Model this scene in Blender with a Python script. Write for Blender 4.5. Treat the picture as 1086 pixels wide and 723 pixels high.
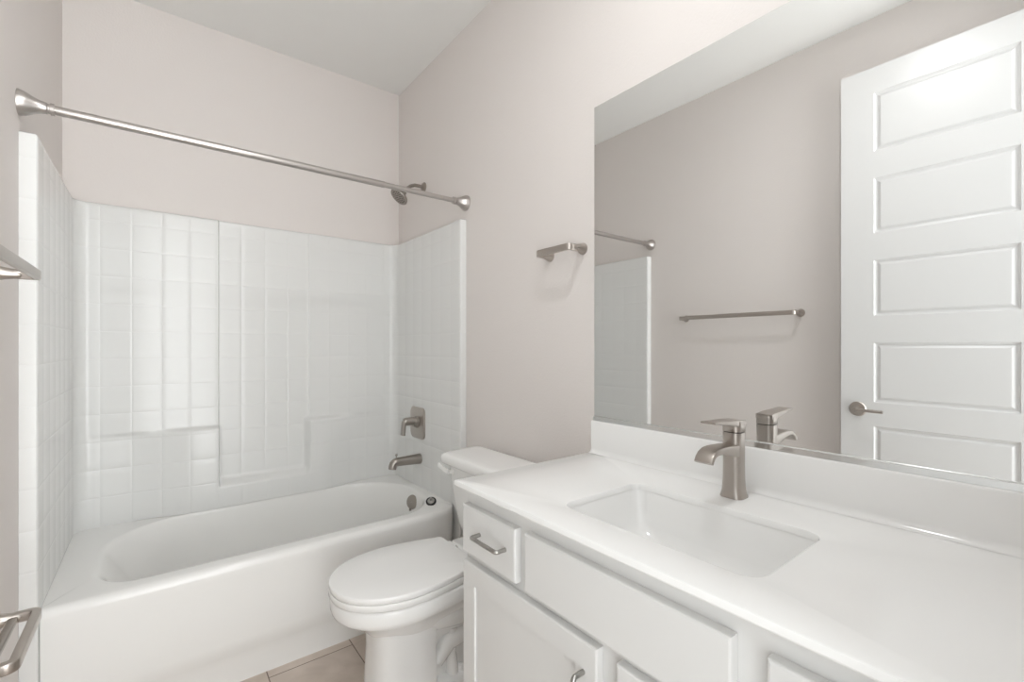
import bpy, bmesh, math, random
from mathutils import Vector, Matrix
from math import pi, sin, cos, radians, sqrt, atan2

for o in list(bpy.data.objects):
    bpy.data.objects.remove(o)
S = bpy.context.scene
C = S.collection

# ------------------------------------------------------------------ camera
W, D, H = 1.524, 2.7156, 2.8285          # room: width, depth, height
FPX, YAW, V0, CX, CH = 485.83, 0.66117, 367.43, 0.3138, 1.2479
cam = bpy.data.cameras.new('camera')
cam_o = bpy.data.objects.new('camera', cam)
C.objects.link(cam_o)
cam.sensor_fit = 'HORIZONTAL'
cam.sensor_width = 36.0
cam.lens = FPX * 36.0 / 1086.0
cam.shift_y = (V0 - 361.5) / 1086.0
cam.clip_start = 0.01
cam_o.location = (CX, 0.0, CH)
cam_o.rotation_euler = (pi / 2, 0, -YAW)
S.camera = cam_o

# ------------------------------------------------------------------ world, light, exposure
world = bpy.data.worlds.new('world')
S.world = world
world.use_nodes = True
wb = world.node_tree.nodes['Background']
HALL = 9.0
# the bright hall beyond the doorway: made-up spread, stronger from below to lift ceiling and upper walls, weaker sideways
wn, wl = world.node_tree.nodes, world.node_tree.links
wtc = wn.new('ShaderNodeTexCoord')
wsp = wn.new('ShaderNodeSeparateXYZ')
wl.new(wtc.outputs['Generated'], wsp.inputs[0])
wrz = wn.new('ShaderNodeMapRange')
for k_, v_ in (('From Min', -0.45), ('From Max', 0.45), ('To Min', HALL * 1.25), ('To Max', HALL * 0.5)):
    wrz.inputs[k_].default_value = v_
wl.new(wsp.outputs['Z'], wrz.inputs['Value'])
wrm = wn.new('ShaderNodeMapRange')
wrm.inputs['From Min'].default_value = -1.0
wl.new(wsp.outputs['X'], wrm.inputs['Value'])
wrx = wn.new('ShaderNodeValToRGB')
stops = [(-0.95, 0.25), (-0.60, 0.48), (-0.10, 0.72), (0.10, 0.90), (0.28, 1.0), (0.44, 0.55), (0.60, 0.15)]
while len(wrx.color_ramp.elements) < len(stops):
    wrx.color_ramp.elements.new(0.5)
for e_, (x_, v_) in zip(wrx.color_ramp.elements, stops):
    e_.position = (x_ + 1) / 2
    e_.color = (v_, v_, v_, 1)
wl.new(wrm.outputs['Result'], wrx.inputs['Fac'])
wmu = wn.new('ShaderNodeMath'); wmu.operation = 'MULTIPLY'
wl.new(wrz.outputs['Result'], wmu.inputs[0]); wl.new(wrx.outputs['Color'], wmu.inputs[1])
wl.new(wmu.outputs[0], wb.inputs['Strength'])
wb.inputs['Color'].default_value = (0.98, 1.0, 1.005, 1)
S.cycles.max_bounces = 16
S.cycles.diffuse_bounces = 12
S.cycles.glossy_bounces = 8
LAMP_POS = (0.87, 0.52, H - 0.035)
LAMP_W = 8.2
LAMP_R = 0.065
S.view_settings.view_transform = 'Standard'
S.view_settings.look = 'None'
S.view_settings.gamma = 1.0
S.view_settings.use_curve_mapping = False
S.view_settings.exposure = 0.0


# ------------------------------------------------------------------ materials
def mat(name, col, rough=0.5, metal=0.0, spec=0.5, bump=None, coat=0.0, aniso=None):
    m = bpy.data.materials.new(name)
    m.use_nodes = True
    nt = m.node_tree
    b = nt.nodes['Principled BSDF']
    b.inputs['Base Color'].default_value = (*col, 1)
    b.inputs['Roughness'].default_value = rough
    b.inputs['Metallic'].default_value = metal
    b.inputs['Specular IOR Level'].default_value = spec
    b.inputs['Coat Weight'].default_value = coat
    b.inputs['Coat Roughness'].default_value = 0.08
    if bump:
        scale, dist, strength, detail = bump
        tc = nt.nodes.new('ShaderNodeTexCoord')
        n = nt.nodes.new('ShaderNodeTexNoise')
        n.inputs['Scale'].default_value = scale
        n.inputs['Detail'].default_value = detail
        bp = nt.nodes.new('ShaderNodeBump')
        bp.inputs['Distance'].default_value = dist
        bp.inputs['Strength'].default_value = strength
        nt.links.new(tc.outputs['Object'], n.inputs['Vector'])
        nt.links.new(n.outputs['Fac'], bp.inputs['Height'])
        nt.links.new(bp.outputs['Normal'], b.inputs['Normal'])
    return m


M = {}
M['wall'] = mat('greige_wall_paint', (0.70, 0.663, 0.640), 0.55, spec=0.3, bump=(140, 0.0012, 0.5, 2))
M['ceiling'] = mat('ceiling_paint', (0.77, 0.77, 0.755), 0.7, spec=0.2, bump=(120, 0.001, 0.4, 2))
M['trim'] = mat('white_trim_paint', (0.82, 0.82, 0.81), 0.3)
M['door'] = mat('white_door_paint', (0.66, 0.66, 0.655), 0.32)
M['acrylic'] = mat('white_gloss_acrylic', (0.715, 0.72, 0.71), 0.24, bump=(28, 0.002, 0.10, 1.5))
M['tub'] = mat('white_tub_gelcoat', (0.81, 0.81, 0.795), 0.17)
M['china'] = mat('white_vitreous_china', (0.81, 0.81, 0.80), 0.1)
M['seat'] = mat('white_seat_plastic', (0.83, 0.83, 0.82), 0.2)
M['marble'] = mat('white_cultured_marble', (0.815, 0.815, 0.805), 0.11)
M['cabinet'] = mat('white_cabinet_paint', (0.67, 0.67, 0.66), 0.33)
M['nickel'] = mat('brushed_nickel', (0.47, 0.43, 0.395), 0.32, 1.0)
M['nickel_dark'] = mat('dark_satin_nickel', (0.36, 0.33, 0.30), 0.28, 1.0)
M['rod'] = mat('satin_nickel_rod', (0.52, 0.49, 0.47), 0.36, 1.0)
M['pull'] = mat('grey_nickel_pull', (0.40, 0.39, 0.37), 0.28, 1.0)
M['black'] = mat('black_rubber', (0.012, 0.012, 0.012), 0.4)
M['mirror'] = mat('mirror_silver', (0.85, 0.855, 0.85), 0.0, 1.0)
M['mirror_edge'] = mat('mirror_edge', (0.42, 0.46, 0.45), 0.2, 0.5)
M['chrome'] = mat('chrome_channel', (0.80, 0.81, 0.81), 0.12, 1.0)
M['grout_gap'] = mat('dark_gap', (0.10, 0.10, 0.10), 0.8)


def floor_material():
    m = bpy.data.materials.new('beige_floor_tile')
    m.use_nodes = True
    nt = m.node_tree
    L = nt.links.new
    N = nt.nodes.new
    b = nt.nodes['Principled BSDF']
    b.inputs['Roughness'].default_value = 0.35
    tc = N('ShaderNodeTexCoord')
    sep = N('ShaderNodeSeparateXYZ')
    L(tc.outputs['Object'], sep.inputs[0])
    cmb = N('ShaderNodeCombineXYZ')
    ax = N('ShaderNodeMath'); ax.operation = 'SUBTRACT'; ax.inputs[1].default_value = 1.925 - 0.62 * 8
    ay = N('ShaderNodeMath'); ay.operation = 'SUBTRACT'; ay.inputs[1].default_value = 0.965 - 0.315 * 10
    L(sep.outputs['Y'], ax.inputs[0]); L(sep.outputs['X'], ay.inputs[0])
    L(ax.outputs[0], cmb.inputs[0]); L(ay.outputs[0], cmb.inputs[1])
    br = N('ShaderNodeTexBrick')
    br.offset = 0.5; br.offset_frequency = 2
    br.inputs['Scale'].default_value = 1.0
    br.inputs['Mortar Size'].default_value = 0.0022
    br.inputs['Mortar Smooth'].default_value = 0.1
    br.inputs['Brick Width'].default_value = 0.62
    br.inputs['Row Height'].default_value = 0.315
    br.inputs['Color1'].default_value = (0.60, 0.525, 0.465, 1)
    br.inputs['Color2'].default_value = (0.64, 0.565, 0.50, 1)
    br.inputs['Mortar'].default_value = (0.20, 0.15, 0.12, 1)
    L(cmb.outputs[0], br.inputs['Vector'])
    n1 = N('ShaderNodeTexNoise'); n1.inputs['Scale'].default_value = 5.0; n1.inputs['Detail'].default_value = 6
    n1.inputs['Distortion'].default_value = 1.2
    L(tc.outputs['Object'], n1.inputs['Vector'])
    cr = N('ShaderNodeValToRGB')
    cr.color_ramp.elements[0].position = 0.3; cr.color_ramp.elements[0].color = (0.82, 0.80, 0.78, 1)
    cr.color_ramp.elements[1].position = 0.7; cr.color_ramp.elements[1].color = (1.06, 1.06, 1.06, 1)
    L(n1.outputs['Fac'], cr.inputs[0])
    mx = N('ShaderNodeMix'); mx.data_type = 'RGBA'; mx.blend_type = 'MULTIPLY'
    mx.inputs['Factor'].default_value = 1.0
    L(br.outputs['Color'], mx.inputs['A']); L(cr.outputs['Color'], mx.inputs['B'])
    L(mx.outputs['Result'], b.inputs['Base Color'])
    bp = N('ShaderNodeBump'); bp.inputs['Distance'].default_value = 0.002; bp.inputs['Strength'].default_value = 0.5
    bp.invert = True
    L(br.outputs['Fac'], bp.inputs['Height']); L(bp.outputs['Normal'], b.inputs['Normal'])
    return m


M['floor'] = floor_material()


# ------------------------------------------------------------------ mesh helpers
def obj(name, bm, m, parent=None, smooth=True, angle=35):
    me = bpy.data.meshes.new(name)
    bmesh.ops.recalc_face_normals(bm, faces=bm.faces[:])
    bm.to_mesh(me)
    bm.free()
    o = bpy.data.objects.new(name, me)
    C.objects.link(o)
    me.materials.append(M[m] if isinstance(m, str) else m)
    if smooth:
        for p in me.polygons:
            p.use_smooth = True
        me.set_sharp_from_angle(angle=radians(angle))
    if parent is not None:
        o.parent = parent
        o.matrix_parent_inverse = parent.matrix_world.inverted() if False else Matrix.Translation(-Vector(parent.location))
    return o


def tag(o, label=None, cat=None, group=None, kind=None):
    if label: o['label'] = label
    if cat: o['category'] = cat
    if group: o['group'] = group
    if kind: o['kind'] = kind
    return o


def thing(name, label, cat, loc, group=None):
    o = bpy.data.objects.new(name, None)
    o.empty_display_size = 0.05
    C.objects.link(o)
    o.location = loc
    return tag(o, label, cat, group)


def struct(name, bm, m, label=None, smooth=False):
    o = obj(name, bm, m, None, smooth)
    return tag(o, label, None, None, 'structure')


def box(bm, a, b, bev=0.0, seg=2):
    """axis aligned box from corner a to corner b with rounded edges"""
    lo = [min(a[i], b[i]) for i in range(3)]
    hi = [max(a[i], b[i]) for i in range(3)]
    r = bmesh.ops.create_cube(bm, size=1.0)
    vs = r['verts']
    for v in vs:
        v.co = Vector([lo[i] + (v.co[i] + 0.5) * (hi[i] - lo[i]) for i in range(3)])
    if bev > 0:
        es = list({e for v in vs for e in v.link_edges})
        bmesh.ops.bevel(bm, geom=es, offset=bev, segments=seg, affect='EDGES', profile=0.5)
    return bm


def B(a, b, bev=0.0, seg=2):
    return box(bmesh.new(), a, b, bev, seg)


def loft(bm, rings, cap0=True, cap1=True, closed=True):
    """skin a list of rings (lists of points, same count)"""
    R = [[bm.verts.new(p) for p in r] for r in rings]
    n = len(R[0])
    for i in range(len(R) - 1):
        for j in range(n if closed else n - 1):
            k = (j + 1) % n
            bm.faces.new((R[i][j], R[i][k], R[i + 1][k], R[i + 1][j]))
    if cap0: bm.faces.new(R[0][::-1])
    if cap1: bm.faces.new(R[-1])
    return bm


def frame(axis):
    z = Vector(axis).normalized()
    x = z.orthogonal().normalized()
    return x, z.cross(x), z


def lathe(bm, base, axis, prof, n=32, cap0=True, cap1=True):
    """prof: list of (distance along axis, radius)"""
    x, y, z = frame(axis)
    b = Vector(base)
    rings = [[b + z * t + (x * cos(2 * pi * j / n) + y * sin(2 * pi * j / n)) * max(r, 1e-5) for j in range(n)] for t, r in prof]
    return loft(bm, rings, cap0, cap1)


def tube(bm, pts, rad, n=16):
    """round tube through pts, rad a number or one per point"""
    P = [Vector(p) for p in pts]
    R = rad if isinstance(rad, (list, tuple)) else [rad] * len(P)
    rings = []
    x = None
    for i, p in enumerate(P):
        t = (P[min(i + 1, len(P) - 1)] - P[max(i - 1, 0)]).normalized()
        if x is None:
            x = t.orthogonal().normalized()
        x = (x - t * x.dot(t)).normalized()
        y = t.cross(x)
        rings.append([p + (x * cos(2 * pi * j / n) + y * sin(2 * pi * j / n)) * R[i] for j in range(n)])
    return loft(bm, rings)


def rrect(hw, hh, r, k=5):
    """2D rounded rectangle outline, counter clockwise"""
    out = []
    for cx, cy, a0 in ((hw - r, hh - r, 0), (-hw + r, hh - r, pi / 2), (-hw + r, -hh + r, pi), (hw - r, -hh + r, 1.5 * pi)):
        for i in range(k + 1):
            a = a0 + pi / 2 * i / k
            out.append((cx + r * cos(a), cy + r * sin(a)))
    return out


def sweep(bm, pts, up, prof_fn):
    """sweep a 2D outline along pts; prof_fn(i) gives outline in (side, up)"""
    P = [Vector(p) for p in pts]
    u0 = Vector(up).normalized()
    rings = []
    for i, p in enumerate(P):
        t = (P[min(i + 1, len(P) - 1)] - P[max(i - 1, 0)]).normalized()
        s = t.cross(u0).normalized()
        u = s.cross(t).normalized()
        rings.append([p + s * a + u * b for a, b in prof_fn(i)])
    return loft(bm, rings)


def round_path(pts, r, k=6):
    """polyline with rounded inner corners"""
    P = [Vector(p) for p in pts]
    out = [P[0]]
    for i in range(1, len(P) - 1):
        a = (P[i - 1] - P[i]).normalized()
        b = (P[i + 1] - P[i]).normalized()
        ang = a.angle(b)
        d = r / math.tan(ang / 2)
        p0, p1 = P[i] + a * d, P[i] + b * d
        c = P[i] + (a + b).normalized() * (r / sin(ang / 2))
        v0, v1 = p0 - c, p1 - c
        th = v0.angle(v1)
        for j in range(k + 1):
            f = j / k
            out.append(c + (v0 * sin((1 - f) * th) + v1 * sin(f * th)) / sin(th))
    out.append(P[-1])
    return out


def smoothstep(a, b, x):
    t = min(1, max(0, (x - a) / (b - a)))
    return t * t * (3 - 2 * t)


# ================================================================== ROOM
YF = 0.022                                 # inner face of the wall with the doorway
T = 0.10
struct('floor', B((-T, -0.9, -0.05), (W + T, D + T, 0)), 'floor')
struct('ceiling', B((-T, YF - T, H), (W + T, D + T, H + 0.05)), 'ceiling')
struct('wall_left', B((-T, YF - T, 0), (0, D + T, H)), 'wall')
struct('wall_right', B((W, YF - T, 0), (W + T, D + T, H)), 'wall')
struct('wall_back', B((0, D, 0), (W, D + T, H)), 'wall')
DX0, DX1, DZ = 0.085, 0.835, 2.56          # doorway opening
bm = bmesh.new()
box(bm, (0, YF - T, 0), (DX0 - 0.015, YF, H))
box(bm, (DX1 + 0.015, YF - T, 0), (W, YF, H))
box(bm, (DX0 - 0.015, YF - T, DZ + 0.015), (DX1 + 0.015, YF, H))
struct('wall_front', bm, 'wall')
bm = bmesh.new()                           # jamb lining and casing round the doorway
box(bm, (DX0 - 0.015, YF - T, 0), (DX0, YF + 0.002, DZ))
box(bm, (DX1, YF - T, 0), (DX1 + 0.015, YF + 0.002, DZ))
box(bm, (DX0 - 0.015, YF - T, DZ), (DX1 + 0.015, YF + 0.002, DZ + 0.015))
box(bm, (DX1 + 0.006, YF, 0), (DX1 + 0.06, YF + 0.011, DZ + 0.06), 0.003)
box(bm, (DX0 - 0.06, YF, DZ + 0.006), (DX1 + 0.006, YF + 0.011, DZ + 0.06), 0.003)
struct('trim_1', bm, 'trim')
struct('baseboard_right', B((W - 0.014, 1.09, 0), (W, 1.915, 0.10), 0.004), 'trim')
struct('baseboard_left', B((0, YF + 0.02, 0), (0.014, 1.915, 0.10), 0.004), 'trim')

# ---- open door: stands at right angles to its doorway, close to the left wall
dx0, dx1, dy0, dy1, dz1 = 0.062, 0.100, 0.05, 0.773, 2.54
panels = [(0.235, 0.50), (0.618, 0.881), (0.989, 1.267), (1.389, 1.649), (1.771, 2.027), (2.149, 2.422)]
py0, py1 = 0.187, 0.645
ys = [dy0, py0, py1, dy1]
zs = [0.012] + [z for p in panels for z in p] + [dz1]


def door_face(bm, x, out):
    """face of a panelled door at x, out = +1 or -1 the way it looks"""
    def q(a): bm.faces.new([bm.verts.new(p) for p in a])
    for i in range(3):
        for k in range(len(zs) - 1):
            a, b, c, d = ys[i], ys[i + 1], zs[k], zs[k + 1]
            if i == 1 and k % 2 == 1:
                steps = [(0, 0), (0.005, 0.0055), (0.011, 0.0080), (0.015, 0.0080), (0.024, 0.0025), (0.027, 0.0020)]
                prev = None
                for ins, dep in steps:
                    xx = x - out * dep
                    ring = [(xx, a + ins, c + ins), (xx, b - ins, c + ins), (xx, b - ins, d - ins), (xx, a + ins, d - ins)]
                    if prev:
                        for j in range(4):
                            q([prev[j], prev[(j + 1) % 4], ring[(j + 1) % 4], ring[j]])
                    prev = ring
                q(prev)
            else:
                q([(x, a, c), (x, b, c), (x, b, d), (x, a, d)])


bm = bmesh.new()
door_face(bm, dx1, 1)
door_face(bm, dx0, -1)
for a, b in (((dx0, dy0), (dx0, dy1)), ((dx0, dy0), (dx1, dy0)), ((dx0, dy1), (dx1, dy1))):
    pass
for yy in (dy0, dy1):
    for k in range(len(zs) - 1):
        bm.faces.new([bm.verts.new(p) for p in ((dx0, yy, zs[k]), (dx1, yy, zs[k]), (dx1, yy, zs[k + 1]), (dx0, yy, zs[k + 1]))])
for zz in (zs[0], zs[-1]):
    for i in range(3):
        bm.faces.new([bm.verts.new(p) for p in ((dx0, ys[i], zz), (dx1, ys[i], zz), (dx1, ys[i + 1], zz), (dx0, ys[i + 1], zz))])
bmesh.ops.remove_doubles(bm, verts=bm.verts[:], dist=1e-5)
door = struct('door_1', bm, 'door', 'tall white six panel door standing open against the left wall, seen in the mirror')
# lever handle on the room side and its twin at the wall side
bm = bmesh.new()
lathe(bm, (dx1, 0.705, 0.955), (1, 0, 0), [(0, 0.034), (0.006, 0.034), (0.010, 0.030), (0.011, 0.013), (0.040, 0.012), (0.044, 0.010)], 36)
lv = round_path([(dx1 + 0.036, 0.705, 0.955), (dx1 + 0.052, 0.695, 0.955), (dx1 + 0.054, 0.60, 0.953)], 0.008)
sweep(bm, lv, (0, 0, 1), lambda i: rrect(0.006, 0.0095 - 0.003 * i / len(lv), 0.004, 3))
tag(obj('door_handle', bm, 'nickel', door), 'brushed nickel lever handle on a round rose')
for hz in (0.25, 1.27, 2.30):
    bm = bmesh.new()
    tube(bm, [(dx1 + 0.004, dy0 - 0.008, hz - 0.05), (dx1 + 0.004, dy0 - 0.008, hz + 0.05)], 0.007, 12)
    box(bm, (dx0 + 0.004, dy0 - 0.002, hz - 0.05), (dx1 + 0.004, dy0 + 0.0015, hz + 0.05))
    obj('hinge', bm, 'nickel', door)

# ---- ceiling lamp (above the top of the frame)
lamp = thing('ceiling_light', 'round flush white ceiling lamp in the middle of the bathroom', 'lamp', (LAMP_POS[0], LAMP_POS[1], H))
bm = bmesh.new()
lathe(bm, (LAMP_POS[0], LAMP_POS[1], H), (0, 0, -1), [(0, 0.11), (0.022, 0.11), (0.028, 0.104), (0.028, 0.09), (0.010, 0.086), (0.010, 0.001)], 40, True, False)
obj('housing', bm, 'trim', lamp)
li = bpy.data.lights.new('lamp_light', 'AREA')
li.shape = 'DISK'
li.size = LAMP_R * 2
li.energy = LAMP_W
li.color = (0.985, 1.0, 1.01)
lo = bpy.data.objects.new('lamp_light', li)
C.objects.link(lo)
lo.parent = lamp
lo.location = (0, 0, LAMP_POS[2] - H)

# ================================================================== SHOWER SURROUND
XL, XR, YB, YS = 0.04, 1.49, 2.69, 1.9225
ZS0, ZS1 = 0.4592, 1.875
RC = 0.05
PX, PZ = 0.1075, 0.1215
GX0, GZ0 = 0.122, 1.801


def groove_lines(start, pitch, lo, hi, g=0.0022):
    out = []
    k = math.ceil((lo - start) / pitch)
    while start + k * pitch < hi:
        c = start + k * pitch
        for d in (-0.0037, -0.0022, -0.001, 0.001, 0.0022, 0.0037):
            if lo < c + d < hi: out.append(c + d)
        k += 1
    return out


def groove_depth(v, start, pitch):
    d = abs((v - start + pitch / 2) % pitch - pitch / 2)
    return 0.00048 * (1 - smoothstep(0.0010, 0.0036, d))


def back_relief(x, z):
    """how far the back panel stands proud (towards the room)"""
    up = 0.011 * (1 - smoothstep(0.558, 0.563, x)) * smoothstep(0.02, 0.30, x)
    up += 0.006 * smoothstep(0.976, 0.986, x) * (1 - smoothstep(1.15, 1.45, x))
    cen = smoothstep(0.556, 0.566, x) * (1 - smoothstep(0.952, 0.986, x))
    low_c = 1 - smoothstep(0.554, 0.602, z)
    low_s = 1 - smoothstep(0.841, 0.865, z)
    side = smoothstep(0.20, 0.50, x) * (1 - smoothstep(1.04, 1.27, x))
    blk = 0.046 * (cen * low_c + (1 - cen) * low_s * side)
    low = cen * low_c + (1 - cen) * low_s
    return max(up, 0) * (1 - low) + blk


# plan path (x, y, inward normal, position on wall behind, groove coordinate, is-back)
path = []
fl = 0.007


def add(p, n, wpt, g=None, back=False): path.append((p, n, wpt, g, back))


add((W - 0.0005, YS), (0, -1), (W - 0.0005, YS), None)
for i in range(5):
    a = pi / 2 * i / 4
    add((XR + fl - fl * sin(a), YS + fl - fl * cos(a)), (-sin(a), -cos(a)), (W - 0.0005, YS + fl), None)
ysides = sorted(set([round(v, 5) for v in groove_lines(2.66, PX, YS + fl + 0.004, YB - RC - 0.004)] + [YS + fl + 0.02, YB - RC]))
for y in ysides:
    add((XR, y), (-1, 0), (W - 0.0005, y), ('y', y))
for i in range(1, 8):
    a = pi / 2 * i / 8
    add((XR - RC + RC * cos(a), YB - RC + RC * sin(a)), (-cos(a), -sin(a)), (W - 0.0005, D - 0.0005), None)
xback = groove_lines(GX0, PX, XL + RC + 0.004, XR - RC - 0.004)
xback += [0.555, 0.5575, 0.5595, 0.562, 0.5645, 0.567, 0.950, 0.955, 0.960, 0.965, 0.970, 0.975, 0.980, 0.985, 0.988, XL + RC, XR - RC]
v = XL + RC + 0.012
while v < XR - RC - 0.01:
    xback.append(v); v += 0.017
xb = []
for v in sorted(xback):
    if not xb or v - xb[-1] > 0.0008: xb.append(v)
for x in xb[::-1]:
    add((x, YB), (0, -1), (x, D - 0.0005), ('x', x), True)
for i in range(1, 8):
    a = pi / 2 + pi / 2 * i / 8
    add((XL + RC + RC * cos(a), YB - RC + RC * sin(a)), (-cos(a), -sin(a)), (0.0005, D - 0.0005), None)
for y in ysides[::-1]:
    add((XL, y), (1, 0), (0.0005, y), ('y', y))
for i in range(4, -1, -1):
    a = pi / 2 * i / 4
    add((XL - fl + fl * sin(a), YS + fl - fl * cos(a)), (sin(a), -cos(a)), (0.0005, YS + fl), None)
add((0.0005, YS), (0, -1), (0.0005, YS), None)

zl = groove_lines(GZ0, PZ, ZS0, ZS1 - 0.012)
zl += [ZS0, 0.553, 0.556, 0.56, 0.565, 0.57, 0.575, 0.58, 0.585, 0.59, 0.595, 0.60, 0.604, 0.838, 0.843, 0.848, 0.853, 0.858, 0.863, 0.868, ZS1 - 0.010]
v = ZS0 + 0.01
while v < ZS1 - 0.02:
    zl.append(v); v += 0.03
zz = []
for v in sorted(zl):
    if not zz or v - zz[-1] > 0.0008: zz.append(v)
low = [[(p[0], p[1], z) for (p, n, w, g, b) in path] for z in (0.0, 0.12, 0.25, 0.35, ZS0)]
rows = []
for z in zz:
    row = []
    for (p, n, wpt, g, back) in path:
        d = -groove_depth(z, GZ0, PZ)
        if g:
            gd = groove_depth(g[1], GX0 if g[0] == 'x' else 2.66, PX)
            d = min(d, -gd * (1.0 if back else 0.5))
        if back:
            d += back_relief(p[0], z)
        row.append((p[0] + n[0] * d, p[1] + n[1] * d, z))
    rows.append(row)
for k in range(1, 4):                      # rounded top lip, back to the wall
    a = pi / 2 * k / 3
    row = []
    for (p, n, wpt, g, back) in path:
        d = (back_relief(p[0], 1.86) if back else 0) - 0.010 * (1 - cos(a))
        row.append((p[0] + n[0] * d, p[1] + n[1] * d, ZS1 - 0.010 + 0.010 * sin(a)))
    rows.append(row)
rows.append([(w[0], w[1], ZS1) for (p, n, w, g, b) in path])
bm = bmesh.new()
loft(bm, low, False, False, closed=False)
loft(bm, rows, False, False, closed=False)
sur = obj('shower_surround', bm, 'acrylic', None, True, 50)
tag(sur, 'white glossy tile-patterned shower surround lining the tub alcove', 'shower surround')

# ================================================================== BATHTUB
ZR = 0.458
TX0, TX1, TY0, TY1 = 0.0405, 1.4895, 1.935, 2.688
RCOR = 0.085
tub = thing('bathtub', 'white alcove bathtub with a plain smooth apron', 'bathtub', (0.765, 2.31, 0))


def outline(x0, x1, y0, y1, radii, n=40):
    """rounded rectangle with radii (x0y0, x1y0, x1y1, x0y1), 4*n points, matched by corner"""
    out = []
    cs = [((x0, y0), radii[0], pi), ((x1, y0), radii[1], 1.5 * pi), ((x1, y1), radii[2], 0), ((x0, y1), radii[3], pi / 2)]
    for i, (c, r, a0) in enumerate(cs):
        sx = 1 if c[0] == x0 else -1
        sy = 1 if c[1] == y0 else -1
        cx, cy = c[0] + sx * r, c[1] + sy * r
        m = n // 2
        for j in range(m + 1):
            a = a0 + pi / 2 * j / m
            out.append((cx + r * cos(a), cy + r * sin(a)))
        nc, nr, na = cs[(i + 1) % 4]
        nsx = 1 if nc[0] == x0 else -1
        nsy = 1 if nc[1] == y0 else -1
        e0 = out[-1]
        e1 = (nc[0] + nsx * nr + nr * cos(na), nc[1] + nsy * nr + nr * sin(na))
        k = n - m - 1
        for j in range(1, k + 1):
            f = j / (k + 1)
            out.append((e0[0] + (e1[0] - e0[0]) * f, e0[1] + (e1[1] - e0[1]) * f))
    return out


def ring(pts, z): return [(x, y, z) for x, y in pts]


def inset(d, d2=None, r=0.0):
    return outline(TX0, TX1, TY0 + d, TY1, (0.004, max(RCOR - d + r, 0.02), 0.052, 0.052))


bm = bmesh.new()
R = []
for z, d in ((0.0, 0.034), (0.085, 0.033), (0.115, 0.024), (0.14, 0.014), (0.17, 0.010), (0.30, 0.006), (0.41, 0.002), (0.432, 0.0)):
    R.append(ring(inset(d), z))
for k in range(1, 6):                      # rounded front lip
    a = pi / 2 * k / 5
    R.append(ring(outline(TX0, TX1, TY0 + 0.026 * (1 - cos(a)), TY1, (0.004, RCOR - 0.026 * (1 - cos(a)), 0.052, 0.052)), 0.432 + 0.026 * sin(a)))
OX0, OX1, OY0, OY1 = 0.150, 1.447, 2.008, 2.648
for d, z in ((-0.012, 0.458), (0.0, 0.4575), (0.007, 0.455), (0.013, 0.449), (0.018, 0.438), (0.024, 0.40), (0.034, 0.33), (0.05, 0.25), (0.075, 0.175), (0.11, 0.135), (0.17, 0.118), (0.24, 0.115)):
    sl = max(0, (0.45 - z)) * 0.62          # sloping back rest at the left end
    R.append(ring(outline(OX0 + d + sl * 0.75, OX1 - d * 0.8, OY0 + d * 0.8, OY1 - d * 0.25, (0.13, 0.24, 0.30, 0.30) if d < 0.05 else (0.12, 0.12, 0.20, 0.20) if d < 0.15 else (0.06, 0.06, 0.06, 0.06)), z))
loft(bm, R, False, True)
obj('tub_shell', bm, 'tub', tub, True, 60)
# overflow plate
bm = bmesh.new()
lathe(bm, (1.428, 2.312, 0.398), (-0.90, -0.36, 0.2), [(-0.02, 0.030), (0, 0.034), (0.010, 0.038), (0.014, 0.036), (0.0155, 0.030), (0.0155, 0.001)], 36, True, False)
box(bm, (1.399, 2.298, 0.357), (1.411, 2.308, 0.370), 0.002)
tag(obj('overflow_plate', bm, 'nickel_dark', tub), 'round brushed nickel overflow plate')
# drain in the tub floor
bm = bmesh.new()
lathe(bm, (1.19, 2.33, 0.1155), (0, 0, 1), [(0, 0.034), (0.002, 0.034), (0.003, 0.030), (0.001, 0.022), (0.0005, 0.001)], 32, True, False)
tag(obj('drain', bm, 'nickel_dark', tub), 'round nickel drain flange')

# stopper left on the rim
st = thing('drain_stopper', 'small loose drain stopper with a black gasket on the tub rim', 'stopper', (1.405, 2.064, 0.458))
bm = bmesh.new()
c = Vector((1.405, 2.064, 0.4582)); ax = Vector((-0.28, -0.42, 0.86))
cc = c + Vector((0, 0, 0.014))
lathe(bm, cc, ax, [(-0.004, 0.020), (-0.003, 0.026), (0.002, 0.026), (0.003, 0.020)], 28)
obj('gasket', bm, 'black', st)
bm = bmesh.new()
lathe(bm, cc, ax, [(0.003, 0.018), (0.006, 0.016), (0.009, 0.007), (0.022, 0.006), (0.024, 0.004)], 24)
obj('stem', bm, 'pull', st)

# ---- curtain rod
RY, RZ = 1.9226, 1.9548
rod = thing('shower_curtain_rod', 'long bare nickel shower curtain rod spanning the tub alcove', 'curtain rod', (W / 2, RY, RZ))
bm = bmesh.new()
lathe(bm, (0.05, RY, RZ), (1, 0, 0), [(0, 0.0135), (1.05, 0.0135), (1.054, 0.0125), (1.055, 0.0115), (1.43, 0.0115)], 24)
obj('rod_tube', bm, 'rod', rod)
prof = [(0, 0.037), (0.004, 0.037), (0.008, 0.035), (0.014, 0.034), (0.022, 0.030), (0.034, 0.023), (0.046, 0.0185), (0.056, 0.0165), (0.060, 0.0165), (0.061, 0.014), (0.066, 0.014), (0.067, 0.0175), (0.076, 0.0175), (0.077, 0.013)]
for x0, s in ((0.0, 1), (W, -1)):
    bm = bmesh.new()
    lathe(bm, (x0, RY, RZ), (s, 0, 0), prof, 32)
    obj('end_flange', bm, 'rod', rod)

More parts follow.
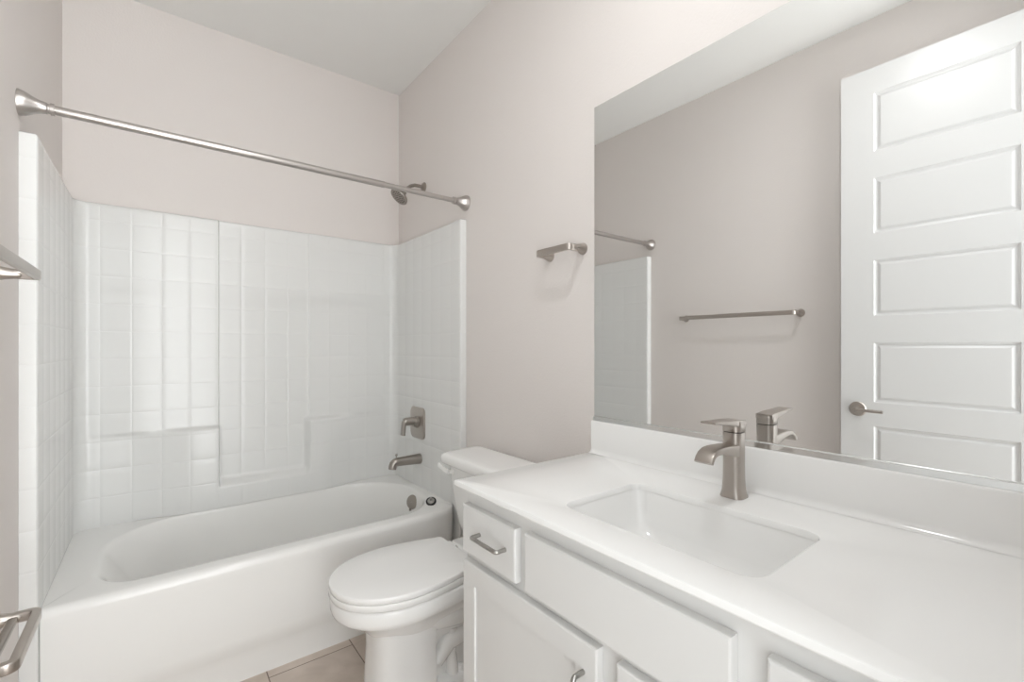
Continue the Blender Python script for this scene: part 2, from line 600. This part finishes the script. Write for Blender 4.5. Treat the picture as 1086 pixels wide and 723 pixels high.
# ---- shower head
sh = thing('wall_shower', 'round nickel shower head on a curved arm above the tub', 'shower head', (W, 2.374, 2.155))
bm = bmesh.new()
lathe(bm, (W, 2.374, 2.155), (-1, 0, 0), [(0, 0.030), (0.004, 0.030), (0.010, 0.024), (0.014, 0.012)], 28)
obj('wall_flange', bm, 'nickel_dark', sh)
arm = [(W - 0.004, 2.374, 2.155), (W - 0.03, 2.374, 2.158), (W - 0.06, 2.372, 2.156), (W - 0.085, 2.370, 2.145), (W - 0.105, 2.369, 2.128), (W - 0.122, 2.368, 2.108)]
bm = bmesh.new()
tube(bm, arm, 0.0095, 16)
obj('shower_arm', bm, 'nickel_dark', sh)
hp = Vector((W - 0.122, 2.368, 2.108)); hd = Vector((-0.66, 0.0, -0.75)).normalized()
bm = bmesh.new()
lathe(bm, hp - hd * 0.006, hd, [(0, 0.012), (0.012, 0.016), (0.022, 0.016), (0.034, 0.030), (0.046, 0.050), (0.056, 0.053), (0.060, 0.051), (0.060, 0.046), (0.0585, 0.045), (0.0585, 0.001)], 40, True, False)
head = obj('spray_head', bm, 'nickel_dark', sh)
bm = bmesh.new()
x_, y_, z_ = frame(hd)
for rr, cnt in ((0.012, 6), (0.024, 12), (0.036, 18)):
    for k in range(cnt):
        a = 2 * pi * k / cnt
        lathe(bm, hp + hd * 0.052 + (x_ * cos(a) + y_ * sin(a)) * rr, hd, [(0, 0.0022), (0.0035, 0.0016)], 8)
tag(obj('nozzle_ring', bm, 'black', head), 'black rubber spray nozzles')

# ---- valve
VY, VZ = 2.375, 0.818
va = thing('shower_valve', 'brushed nickel shower valve with a lever on a rounded plate', 'faucet', (XR, VY, VZ))
bm = bmesh.new()
o2 = rrect(0.084, 0.088, 0.03, 7)
rings = []
for x, s in ((XR - 0.0003, 1.0), (XR - 0.007, 1.0), (XR - 0.011, 0.96), (XR - 0.012, 0.9)):
    rings.append([(x, VY + a * s, VZ + b * s) for a, b in o2])
loft(bm, rings)
obj('escutcheon', bm, 'nickel', va)
bm = bmesh.new()
lathe(bm, (XR - 0.010, VY, VZ + 0.004), (-1, 0, 0), [(0, 0.036), (0.006, 0.035), (0.012, 0.027), (0.024, 0.025)], 32)
obj('collar', bm, 'nickel_dark', va)
bm = bmesh.new()
lathe(bm, (XR - 0.030, VY, VZ + 0.012), (-1, 0, 0), [(0, 0.0235), (0.05, 0.0225), (0.058, 0.019), (0.060, 0.010)], 28)
sweep(bm, round_path([(XR - 0.055, VY, VZ + 0.018), (XR - 0.088, VY, VZ + 0.016), (XR - 0.096, VY, VZ - 0.062)], 0.016), (0, 1, 0), lambda i: rrect(0.0085, 0.0175, 0.005, 3))
obj('valve_lever', bm, 'nickel_dark', va)

# ---- tub spout
SPY, SPZ = 2.355, 0.618
sp = thing('tub_spout', 'brushed nickel tub spout below the shower valve', 'faucet', (XR, SPY, SPZ))
bm = bmesh.new()
pts = [(XR - 0.0015, SPY, SPZ), (XR - 0.05, SPY, SPZ + 0.0005), (XR - 0.10, SPY, SPZ + 0.001), (XR - 0.135, SPY, SPZ + 0.0015), (XR - 0.150, SPY, SPZ - 0.001), (XR - 0.159, SPY, SPZ - 0.009), (XR - 0.163, SPY, SPZ - 0.020), (XR - 0.165, SPY, SPZ - 0.034)]
tube(bm, pts, [0.029, 0.0265, 0.0245, 0.0235, 0.0230, 0.0225, 0.0215, 0.0210], 24)
obj('spout_body', bm, 'nickel_dark', sp)
bm = bmesh.new()
lathe(bm, (XR - 0.142, SPY, SPZ + 0.022), (0, 0, 1), [(0, 0.0035), (0.014, 0.0035), (0.015, 0.007), (0.021, 0.007), (0.023, 0.004)], 16)
obj('diverter_knob', bm, 'nickel_dark', sp)

# ================================================================== TOWEL BARS
def wall_bar(name, label, cat, x_wall, out, z, ya, yb, reach, m, h=0.012, t=0.0065):
    """blade bar with rounded returns on two flared posts; out = +1 / -1 into the room"""
    root = thing(name, label, cat, (x_wall, (ya + yb) / 2, z))
    bm = bmesh.new()
    P = round_path([(x_wall + out * 0.036, ya, z), (x_wall + out * (reach - t), ya, z), (x_wall + out * (reach - t), yb, z), (x_wall + out * 0.036, yb, z)], 0.014, 6)
    sweep(bm, P, (0, 0, 1), lambda i: rrect(t, h, 0.0028, 3))
    obj('rail', bm, m, root)
    for y in (ya, yb):
        bm = bmesh.new()
        lathe(bm, (x_wall, y, z), (out, 0, 0), [(0, 0.021), (0.004, 0.021), (0.010, 0.0185), (0.022, 0.0150), (0.036, 0.0128), (0.045, 0.0120), (0.052, 0.0085)], 28)
        obj('post', bm, m, root)
    return root


wall_bar('towel_bar', 'long nickel towel bar high on the left wall, seen again in the mirror', 'towel bar', 0.0, 1, 1.428, 0.985, 1.655, 0.086, 'nickel')
wall_bar('hand_towel_bar', 'short nickel towel bar on the wall above the toilet', 'towel bar', W, -1, 1.598, 1.140, 1.312, 0.078, 'nickel')
tph = wall_bar('toilet_paper_holder', 'short low nickel rail on the left wall by the bathtub', 'toilet paper holder', 0.0, 1, 0.575, 1.405, 1.655, 0.087, 'nickel', t=0.009)
bm = bmesh.new()                           # inner bar between the two posts
sweep(bm, [(0.036, 1.405, 0.574), (0.036, 1.53, 0.574), (0.036, 1.655, 0.574)], (0, 0, 1), lambda i: rrect(0.0095, 0.007, 0.004, 3))
obj('roll_bar', bm, 'nickel_dark', tph)

# ================================================================== TOILET
TCY = 1.552
toi = thing('toilet', 'white two-piece toilet with its lid closed beside the vanity', 'toilet', (1.15, TCY, 0))


def egg(tip, xc, xb, w, wb, n=28, m=14, rc=0.02):
    """plan outline: half ellipse at the front (towards -x), tapering straight sides to the back"""
    up = []
    for i in range(n + 1):
        a = pi / 2 * i / n
        e = 2.15
        up.append((xc - (xc - tip) * max(cos(a), 0) ** (2 / e), w * sin(a) ** (2 / e)))
    for i in range(1, m + 1):
        f = i / m
        up.append((xc + (xb - rc - xc) * f, w + (wb - w) * (f * f * 0.75 + f * 0.25)))
    for i in range(1, 5):
        a = pi / 2 * i / 4
        up.append((xb - rc + rc * sin(a), wb - rc + rc * cos(a)))
    return up + [(x, -y) for x, y in up[::-1][:-1]]


def er(z, tip, xc, xb, w, wb, dy=0.0):
    return [(x, TCY + y, z) for x, y in egg(tip, xc, xb, w, wb)]


bm = bmesh.new()
loft(bm, [er(0.19, 0.93, 1.08, 1.30, 0.07, 0.07), er(0.25, 0.900, 1.06, 1.31, 0.098, 0.09), er(0.285, 0.868, 1.03, 1.32, 0.120, 0.10),
          er(0.315, 0.833, 1.015, 1.33, 0.148, 0.115), er(0.338, 0.802, 1.01, 1.34, 0.170, 0.125), er(0.350, 0.783, 1.01, 1.34, 0.183, 0.132),
          er(0.357, 0.776, 1.01, 1.34, 0.188, 0.137), er(0.366, 0.773, 1.01, 1.34, 0.190, 0.140), er(0.400, 0.771, 1.01, 1.34, 0.191, 0.140),
          er(0.407, 0.774, 1.01, 1.34, 0.188, 0.138), er(0.410, 0.782, 1.01, 1.335, 0.180, 0.132)])
# front column of the pedestal
rings = []
for z, tip, w, xb_ in ((0.0, 0.890, 0.104, 1.108), (0.012, 0.888, 0.105, 1.108), (0.10, 0.893, 0.102, 1.106), (0.20, 0.898, 0.099, 1.104), (0.29, 0.895, 0.103, 1.106)):
    pts = []
    for i in range(17):
        a = pi / 2 * i / 16
        pts.append((0.985 - (0.985 - tip) * cos(a) ** 0.72, w * sin(a) ** 0.72))
    pts += [(1.04, w), (xb_ - 0.008, w), (xb_ - 0.002, w - 0.002), (xb_, w - 0.008)]
    pts = pts + [(x, -y) for x, y in pts[::-1][:-1]]
    rings.append([(x, TCY + y, z) for x, y in pts])
loft(bm, rings)
# rear web, trapway bulges and foot
rings = []
for z, w, xb_ in ((0.0, 0.062, 1.40), (0.15, 0.058, 1.40), (0.30, 0.066, 1.42), (0.40, 0.09, 1.46)):
    rings.append([(x, TCY + y, z) for x, y in [(1.0 + (xb_ - 1.0) * f, w) for f in (0, .25, .5, .75, 1)] + [(1.0 + (xb_ - 1.0) * f, -w) for f in (1, .75, .5, .25, 0)]])
loft(bm, rings)
for s in (-1, 1):
    q = TCY + s * 0.058
    tube(bm, [(1.06, q, 0.30), (1.12, q + s * .006, 0.275), (1.20, q + s * .008, 0.265), (1.27, q + s * .006, 0.29), (1.32, q, 0.34)], [0.045, 0.052, 0.056, 0.055, 0.05], 18)
    tube(bm, [(1.12, q, 0.10), (1.17, q, 0.155), (1.235, q, 0.17), (1.29, q, 0.13), (1.32, q, 0.06), (1.33, q, 0.02)], [0.03, 0.036, 0.040, 0.040, 0.042, 0.044], 18)
    tube(bm, [(1.185, q + s * .012, 0.03), (1.185, q + s * .008, 0.11), (1.19, q, 0.20)], [0.026, 0.017, 0.022], 16)
rings = []
for z, g in ((0.0, 0.0), (0.02, 0.0), (0.035, 0.006), (0.042, 0.018)):
    rings.append([(1.235 + a, TCY + b, z) for a, b in rrect(0.205 - g, 0.108 - g, 0.05, 8)])
loft(bm, rings)
# neck under the tank
rings = []
for z, g in ((0.36, 0.02), (0.405, 0.0), (0.425, 0.0), (0.432, 0.006)):
    rings.append([(1.385 + a, TCY + b, z) for a, b in rrect(0.105 - g, 0.135 - g, 0.03, 6)])
loft(bm, rings)
obj('bowl', bm, 'china', toi, True, 50)
for s in (-1, 1):
    bm = bmesh.new()
    lathe(bm, (1.215, TCY + s * 0.076, 0.036), (0, 0, 1), [(0, 0.018), (0.014, 0.0165), (0.022, 0.012), (0.025, 0.004)], 20)
    obj('bolt_cap', bm, 'seat', toi)


def slab(z0, z1, tip, xc, xb_, w, wb, r, dome=0.0):
    bm = bmesh.new()
    q = 0.0014
    rg = [er(z0, tip + q, xc, xb_ - q, w - q, wb - q), er(z0 + q, tip, xc, xb_, w, wb),
          er(z1 - r, tip, xc, xb_, w, wb), er(z1 - r * 0.55, tip + r * 0.12, xc, xb_ - r * 0.12, w - r * 0.12, wb - r * 0.12),
          er(z1 - r * 0.18, tip + r * 0.45, xc, xb_ - r * 0.45, w - r * 0.45, wb - r * 0.45), er(z1, tip + r, xc, xb_ - r, w - r, wb - r)]
    if dome:
        for f, h_ in ((0.5, 0.7), (0.25, 0.95), (0.05, 1.0)):
            cx_ = (tip + xb_) / 2
            rg.append([(cx_ + (x - cx_) * f, TCY + (y - TCY) * f, z1 + dome * h_) for x, y, z in rg[5]])
    return loft(bm, rg)


obj('seat', slab(0.4125, 0.4335, 0.768, 1.01, 1.262, 0.194, 0.150, 0.0016), 'seat', toi, True, 60)
obj('lid', slab(0.4358, 0.455, 0.769, 1.01, 1.258, 0.193, 0.148, 0.0045, 0.003), 'seat', toi, True, 60)
for s in (-1, 1):
    bm = bmesh.new()
    tube(bm, [(1.272, TCY + s * 0.055, 0.432), (1.272, TCY + s * 0.105, 0.432)], 0.012, 18)
    box(bm, (1.262, TCY + s * 0.06, 0.408), (1.290, TCY + s * 0.10, 0.430), 0.004)
    obj('hinge_cap', bm, 'seat', toi)

# tank
bm = bmesh.new()
rings = []
for z, hx, hy, r in ((0.430, 0.045, 0.085, 0.03), (0.434, 0.058, 0.115, 0.04), (0.445, 0.070, 0.140, 0.045), (0.465, 0.078, 0.157, 0.045), (0.50, 0.083, 0.168, 0.045), (0.56, 0.087, 0.176, 0.04), (0.64, 0.091, 0.186, 0.035), (0.755, 0.096, 0.200, 0.032)):
    ring_ = []
    for a, b in rrect(hx, hy, r, 8):
        bow = -0.012 * (1 - (b / hy) ** 2) if a < 0 else 0
        ring_.append((1.507 - hx + a + bow, TCY + b, z))
    rings.append(ring_)
loft(bm, rings)
obj('tank', bm, 'china', toi, True, 60)
bm = bmesh.new()
rings = []
for z, g in ((0.748, 0.012), (0.750, 0.003), (0.754, 0.0), (0.776, 0.0), (0.784, 0.003), (0.789, 0.009), (0.7915, 0.022), (0.793, 0.05)):
    ring_ = []
    for a, b in rrect(0.111 - g, 0.226 - g, 0.034, 8):
        bow = -0.020 * (1 - (b / 0.226) ** 2) if a < 0 else 0
        ring_.append((1.398 + a + bow, TCY + b * (1 + 0.04 * a / 0.11), z))
    rings.append(ring_)
loft(bm, rings)
obj('tank_lid', bm, 'china', toi, True, 60)
bm = bmesh.new()
lathe(bm, (1.330, TCY + 0.150, 0.715), (-1, 0, 0), [(0, 0.017), (0.018, 0.016), (0.022, 0.010), (0.034, 0.009)], 20)
sweep(bm, round_path([(1.296, TCY + 0.148, 0.715), (1.292, TCY + 0.18, 0.722), (1.290, TCY + 0.222, 0.732)], 0.02), (0, 0, 1), lambda i: rrect(0.006, 0.011, 0.005, 3))
obj('flush_lever', bm, 'seat', toi)

# ================================================================== VANITY
VY0, VY1 = 0.028, 1.0868                   # right (by the doorway wall) and left ends
XF = 0.9589                                # counter front edge
ZC = 0.8833                                # counter top
CT = 0.0155
van = thing('vanity_cabinet', 'white bathroom vanity cabinet with drawers and panelled doors', 'cabinet', (1.25, 0.56, 0))
XC = 0.994                                 # cabinet face frame
SY0, SY1 = VY0 + 0.002, VY1 - 0.012
bm = bmesh.new()
box(bm, (XC + 0.0182, SY1 - 0.016, 0.0), (W - 0.016, SY1, ZC - CT))         # left side
box(bm, (XC + 0.0182, SY0, 0.0), (W - 0.016, SY0 + 0.016, ZC - CT))        # right side
box(bm, (XC + 0.0182, SY0 + 0.0162, 0.10), (W - 0.016, SY1 - 0.016, 0.116))  # bottom
box(bm, (XC + 0.07, SY0 + 0.016, 0.0), (XC + 0.082, SY1 - 0.016, 0.10))  # toe kick
box(bm, (XC, SY0, 0.10), (XC + 0.018, SY1, ZC - CT))              # face frame, closed behind the fronts
obj('carcass', bm, 'cabinet', van, False)


def pull(parent, y0, y1, z0, z1, x):
    """bar pull with squared returns between two feet"""
    bm = bmesh.new()
    P = round_path([(x + 0.001, y0, z0), (x - 0.028, y0, z0), (x - 0.028, y1, z1), (x + 0.001, y1, z1)], 0.007, 5)
    tube(bm, P, 0.0052, 14)
    return tag(obj('pull', bm, 'pull', parent), 'grey nickel bar pull')


XD = 0.974                                 # outer face of doors and drawers


def slab_front(name, y0, y1, z0, z1):
    bm = bmesh.new()
    rings = []
    for x, g in ((XC - 0.0005, 0.0), (XD + 0.004, 0.0), (XD + 0.0012, 0.0012), (XD, 0.0045)):
        rings.append([(x, y0 + g, z0 + g), (x, y1 - g, z0 + g), (x, y1 - g, z1 - g), (x, y0 + g, z1 - g)])
    loft(bm, rings)
    return obj(name, bm, 'cabinet', van, False)


def panel_front(name, y0, y1, z0, z1, rail=0.055):
    bm = bmesh.new()
    rings = []
    for x, g in ((XC - 0.0005, 0.0), (XD + 0.004, 0.0), (XD + 0.0012, 0.0012), (XD, 0.0045), (XD, rail), (XD + 0.0006, rail + 0.0004), (XD + 0.0060, rail + 0.0012), (XD + 0.0062, rail + 0.003)):
        rings.append([(x, y0 + g, z0 + g), (x, y1 - g, z0 + g), (x, y1 - g, z1 - g), (x, y0 + g, z1 - g)])
    loft(bm, rings)
    return obj(name, bm, 'cabinet', van, False)


ZT, ZB = 0.8215, 0.694
dl = slab_front('drawer', 0.839, 1.068, ZB, ZT)
pull(dl, 0.985, 0.875, 0.762, 0.762, XD)
slab_front('false_front', 0.330, 0.804, ZB - 0.003, ZT + 0.003)
dr = slab_front('drawer', SY0 + 0.008, 0.281, ZB, ZT)
pull(dr, 0.21, 0.10, 0.762, 0.762, XD)
d1 = panel_front('door', 0.588, 1.066, 0.118, 0.672)
pull(d1, 0.622, 0.622, 0.612, 0.512, XD)
d2 = panel_front('door', SY0 + 0.008, 0.541, 0.118, 0.672)
pull(d2, 0.507, 0.507, 0.612, 0.512, XD)

# ---- countertop with sink cut-out
SX0, SX1, SKY0, SKY1 = 1.055, 1.335, 0.328, 0.768
SR = 0.036
ctop = thing('countertop', 'glossy white vanity countertop with a backsplash under the mirror', 'countertop', (1.24, 0.56, ZC))
NK = 12


def hole(g, z, r=SR):
    cx_, cy_ = (SX0 + SX1) / 2, (SKY0 + SKY1) / 2
    pts = []
    for a, b in rrect((SX1 - SX0) / 2 + g, (SKY1 - SKY0) / 2 + g, max(r + g, 0.005), NK):
        pts.append((cx_ + a, cy_ + b, z))
    return pts


def slab_ring(g, z):
    cx_, cy_ = (SX0 + SX1) / 2, (SKY0 + SKY1) / 2
    x0, x1, y0, y1 = XF + g, W - 0.002, VY0 + g * 0, VY1 - g
    pts = []
    for (qx, qy, s) in ((x1, y1, 0), (x0, y1, 1), (x0, y0, 2), (x1, y0, 3)):
        for i in range(NK + 1):
            f = (i / NK - 0.5) * 2
            # points near each corner: slide along both edges so they pair with the hole's corner arcs
            hx, hy = 0.11, 0.16
            if s == 0: p = (qx, qy + f * hy) if f < 0 else (qx - f * hx, qy)
            if s == 1: p = (qx - f * hx, qy) if f < 0 else (qx, qy - f * hy)
            if s == 2: p = (qx, qy - f * hy) if f < 0 else (qx + f * hx, qy)
            if s == 3: p = (qx + f * hx, qy) if f < 0 else (qx, qy + f * hy)
            pts.append((p[0], p[1], z))
    return pts


bm = bmesh.new()
e = 0.004
rings = [hole(0.0, ZC - CT), hole(0.0, ZC - 0.004), hole(0.0015, ZC - 0.0012), hole(0.005, ZC),
         slab_ring(e, ZC), slab_ring(e * 0.3, ZC - e * 0.3), slab_ring(0, ZC - e), slab_ring(0, ZC - CT + 0.003), slab_ring(0.002, ZC - CT)]
loft(bm, rings + [rings[0]], False, False)
bmesh.ops.remove_doubles(bm, verts=bm.verts[:], dist=1e-6)
obj('slab', bm, 'marble', ctop, True, 30)
# backsplash with a coved foot and eased top
SPT, ZSP = 0.021, 0.9926
prof = [(W - 0.002, ZC - 0.001), (W - 0.002, ZSP), (W - SPT + 0.006, ZSP), (W - SPT + 0.0018, ZSP - 0.0018), (W - SPT, ZSP - 0.006), (W - SPT, ZC + 0.016)]
for k in range(1, 7):
    a = pi / 2 * k / 6
    prof.append((W - SPT - 0.014 * (1 - cos(a)), ZC + 0.0005 + 0.014 * (1 - sin(a)) + 0.0015 * (1 - k / 6)))
bm = bmesh.new()
loft(bm, [[(x, y, z) for x, z in prof] for y in (VY0, VY1 - 0.004)])
obj('backsplash', bm, 'marble', ctop, True, 40)

# ---- sink basin
sink = thing('sink', 'white rectangular undermount sink set into the vanity countertop', 'sink', ((SX0 + SX1) / 2, (SKY0 + SKY1) / 2, ZC - CT))


def basin(z, gx0, gx1, gy, r):
    x0, x1 = SX0 + gx0, SX1 - gx1
    y0, y1 = SKY0 + gy, SKY1 - gy
    return [((x0 + x1) / 2 + a, (y0 + y1) / 2 + b, z) for a, b in rrect((x1 - x0) / 2, (y1 - y0) / 2, r, NK)]


bm = bmesh.new()
zt = ZC - CT - 0.0005
rings = [basin(zt - 0.012, -0.02, -0.02, -0.02, 0.06), basin(zt, -0.02, -0.02, -0.02, 0.06), basin(zt, -0.0015, -0.0015, -0.0015, 0.037),
         basin(zt - 0.006, 0.0, 0.0, 0.0, 0.036), basin(zt - 0.05, 0.006, 0.005, 0.008, 0.038), basin(zt - 0.085, 0.012, 0.010, 0.018, 0.042), basin(zt - 0.105, 0.022, 0.018, 0.040, 0.05),
         basin(zt - 0.118, 0.040, 0.034, 0.065, 0.05), basin(zt - 0.124, 0.075, 0.06, 0.11, 0.05), basin(zt - 0.128, 0.115, 0.115, 0.185, 0.024)]
loft(bm, rings, False, True)
obj('basin', bm, 'china', sink, True, 60)
bm = bmesh.new()
lathe(bm, ((SX0 + SX1) / 2, (SKY0 + SKY1) / 2, zt - 0.1275), (0, 0, 1), [(0, 0.030), (0.002, 0.030), (0.003, 0.026), (0.002, 0.022), (0.006, 0.019), (0.008, 0.012), (0.0082, 0.001)], 32, True, False)
tag(obj('drain', bm, 'nickel', sink), 'round nickel sink drain')

# ---- faucet
FX, FY = 1.428, 0.550
fau = thing('faucet', 'brushed nickel single-lever faucet standing behind the sink', 'faucet', (FX, FY, ZC))
bm = bmesh.new()
rings = []
for z, hx, hy in ((0.0003, 0.0275, 0.0275), (0.003, 0.0275, 0.0275), (0.006, 0.0265, 0.0262), (0.018, 0.0245, 0.0235), (0.04, 0.0230, 0.0220), (0.08, 0.0225, 0.0213), (0.125, 0.0228, 0.0215), (0.157, 0.0235, 0.0222)):
    rings.append([(FX + a, FY + b, ZC + z) for a, b in rrect(hx, hy, hx * 0.62, 7)])
loft(bm, rings)
obj('body', bm, 'nickel', fau, True, 50)
bm = bmesh.new()
loft(bm, [[(FX + a, FY + b, ZC + z) for a, b in rrect(0.0205, 0.0195, 0.012, 6)] for z in (0.1565, 0.159)])
obj('seam_ring', bm, 'black', fau)
# waterfall spout: wide flat blade that arches forward and down
bm = bmesh.new()
SPTH = [(FX - 0.005, 0.114, 0.0150), (FX - 0.022, 0.1155, 0.0140), (FX - 0.045, 0.1190, 0.0120), (FX - 0.070, 0.1228, 0.0095), (FX - 0.092, 0.1248, 0.0078), (FX - 0.110, 0.1242, 0.0068), (FX - 0.124, 0.1195, 0.0060), (FX - 0.133, 0.1120, 0.0054), (FX - 0.139, 0.1020, 0.0048)]
sweep(bm, [(x, FY, ZC + z) for x, z, t in SPTH], (0, 1, 0), lambda i: rrect(SPTH[i][2], 0.0205 + 0.0002 * i, 0.0035, 3))
obj('spout', bm, 'nickel', fau, True, 50)
# lever
bm = bmesh.new()
rings = []
for z, g in ((0.1586, 0.001), (0.1596, 0.0), (0.180, 0.0), (0.184, 0.002), (0.185, 0.006)):
    rings.append([(FX + a, FY + b, ZC + z + 0.004 * (a / 0.02 if z > 0.16 else 0) * -1) for a, b in rrect(0.0235 - g, 0.0222 - g, 0.0135, 7)])
loft(bm, rings)
HP = [(FX + 0.018, 0.1790, 0.0065), (FX - 0.01, 0.1800, 0.0080), (FX - 0.035, 0.1825, 0.0070), (FX - 0.06, 0.1850, 0.0052), (FX - 0.085, 0.1875, 0.0038), (FX - 0.108, 0.1895, 0.0028), (FX - 0.120, 0.1902, 0.0020)]
sweep(bm, [(x, FY, ZC + z) for x, z, t in HP], (0, 1, 0), lambda i: rrect(HP[i][2], 0.0215 - 0.0006 * i, min(0.002, HP[i][2] * 0.9), 3))
obj('lever', bm, 'nickel', fau, True, 50)

# ================================================================== MIRROR
mir = thing('wall_mirror', 'large frameless wall mirror above the vanity backsplash', 'mirror', (W, 0.56, 1.0))
MY0, MY1, MZ0, MZ1 = 0.030, 1.081, 0.9995, 2.078
bm = bmesh.new()
box(bm, (W - 0.006, MY0, MZ0), (W - 0.0005, MY1, MZ1))
o = obj('mirror_glass', bm, 'mirror', mir, False)
o.data.materials.append(M['mirror_edge'])
for p in o.data.polygons:
    p.material_index = 0 if p.normal.x < -0.9 else 1
bm = bmesh.new()
prof = [(W - 0.0005, ZSP + 0.0005), (W - 0.0005, MZ0 - 0.0005), (W - 0.0065, MZ0 - 0.0005), (W - 0.0065, MZ0 + 0.0075), (W - 0.0085, MZ0 + 0.0085), (W - 0.0115, MZ0 + 0.0065), (W - 0.0125, ZSP + 0.0005)]
loft(bm, [[(x, y, z) for x, z in prof] for y in (MY0, MY1)])
tag(obj('bottom_channel', bm, 'chrome', mir, False), 'slim bright metal channel along the lower edge')
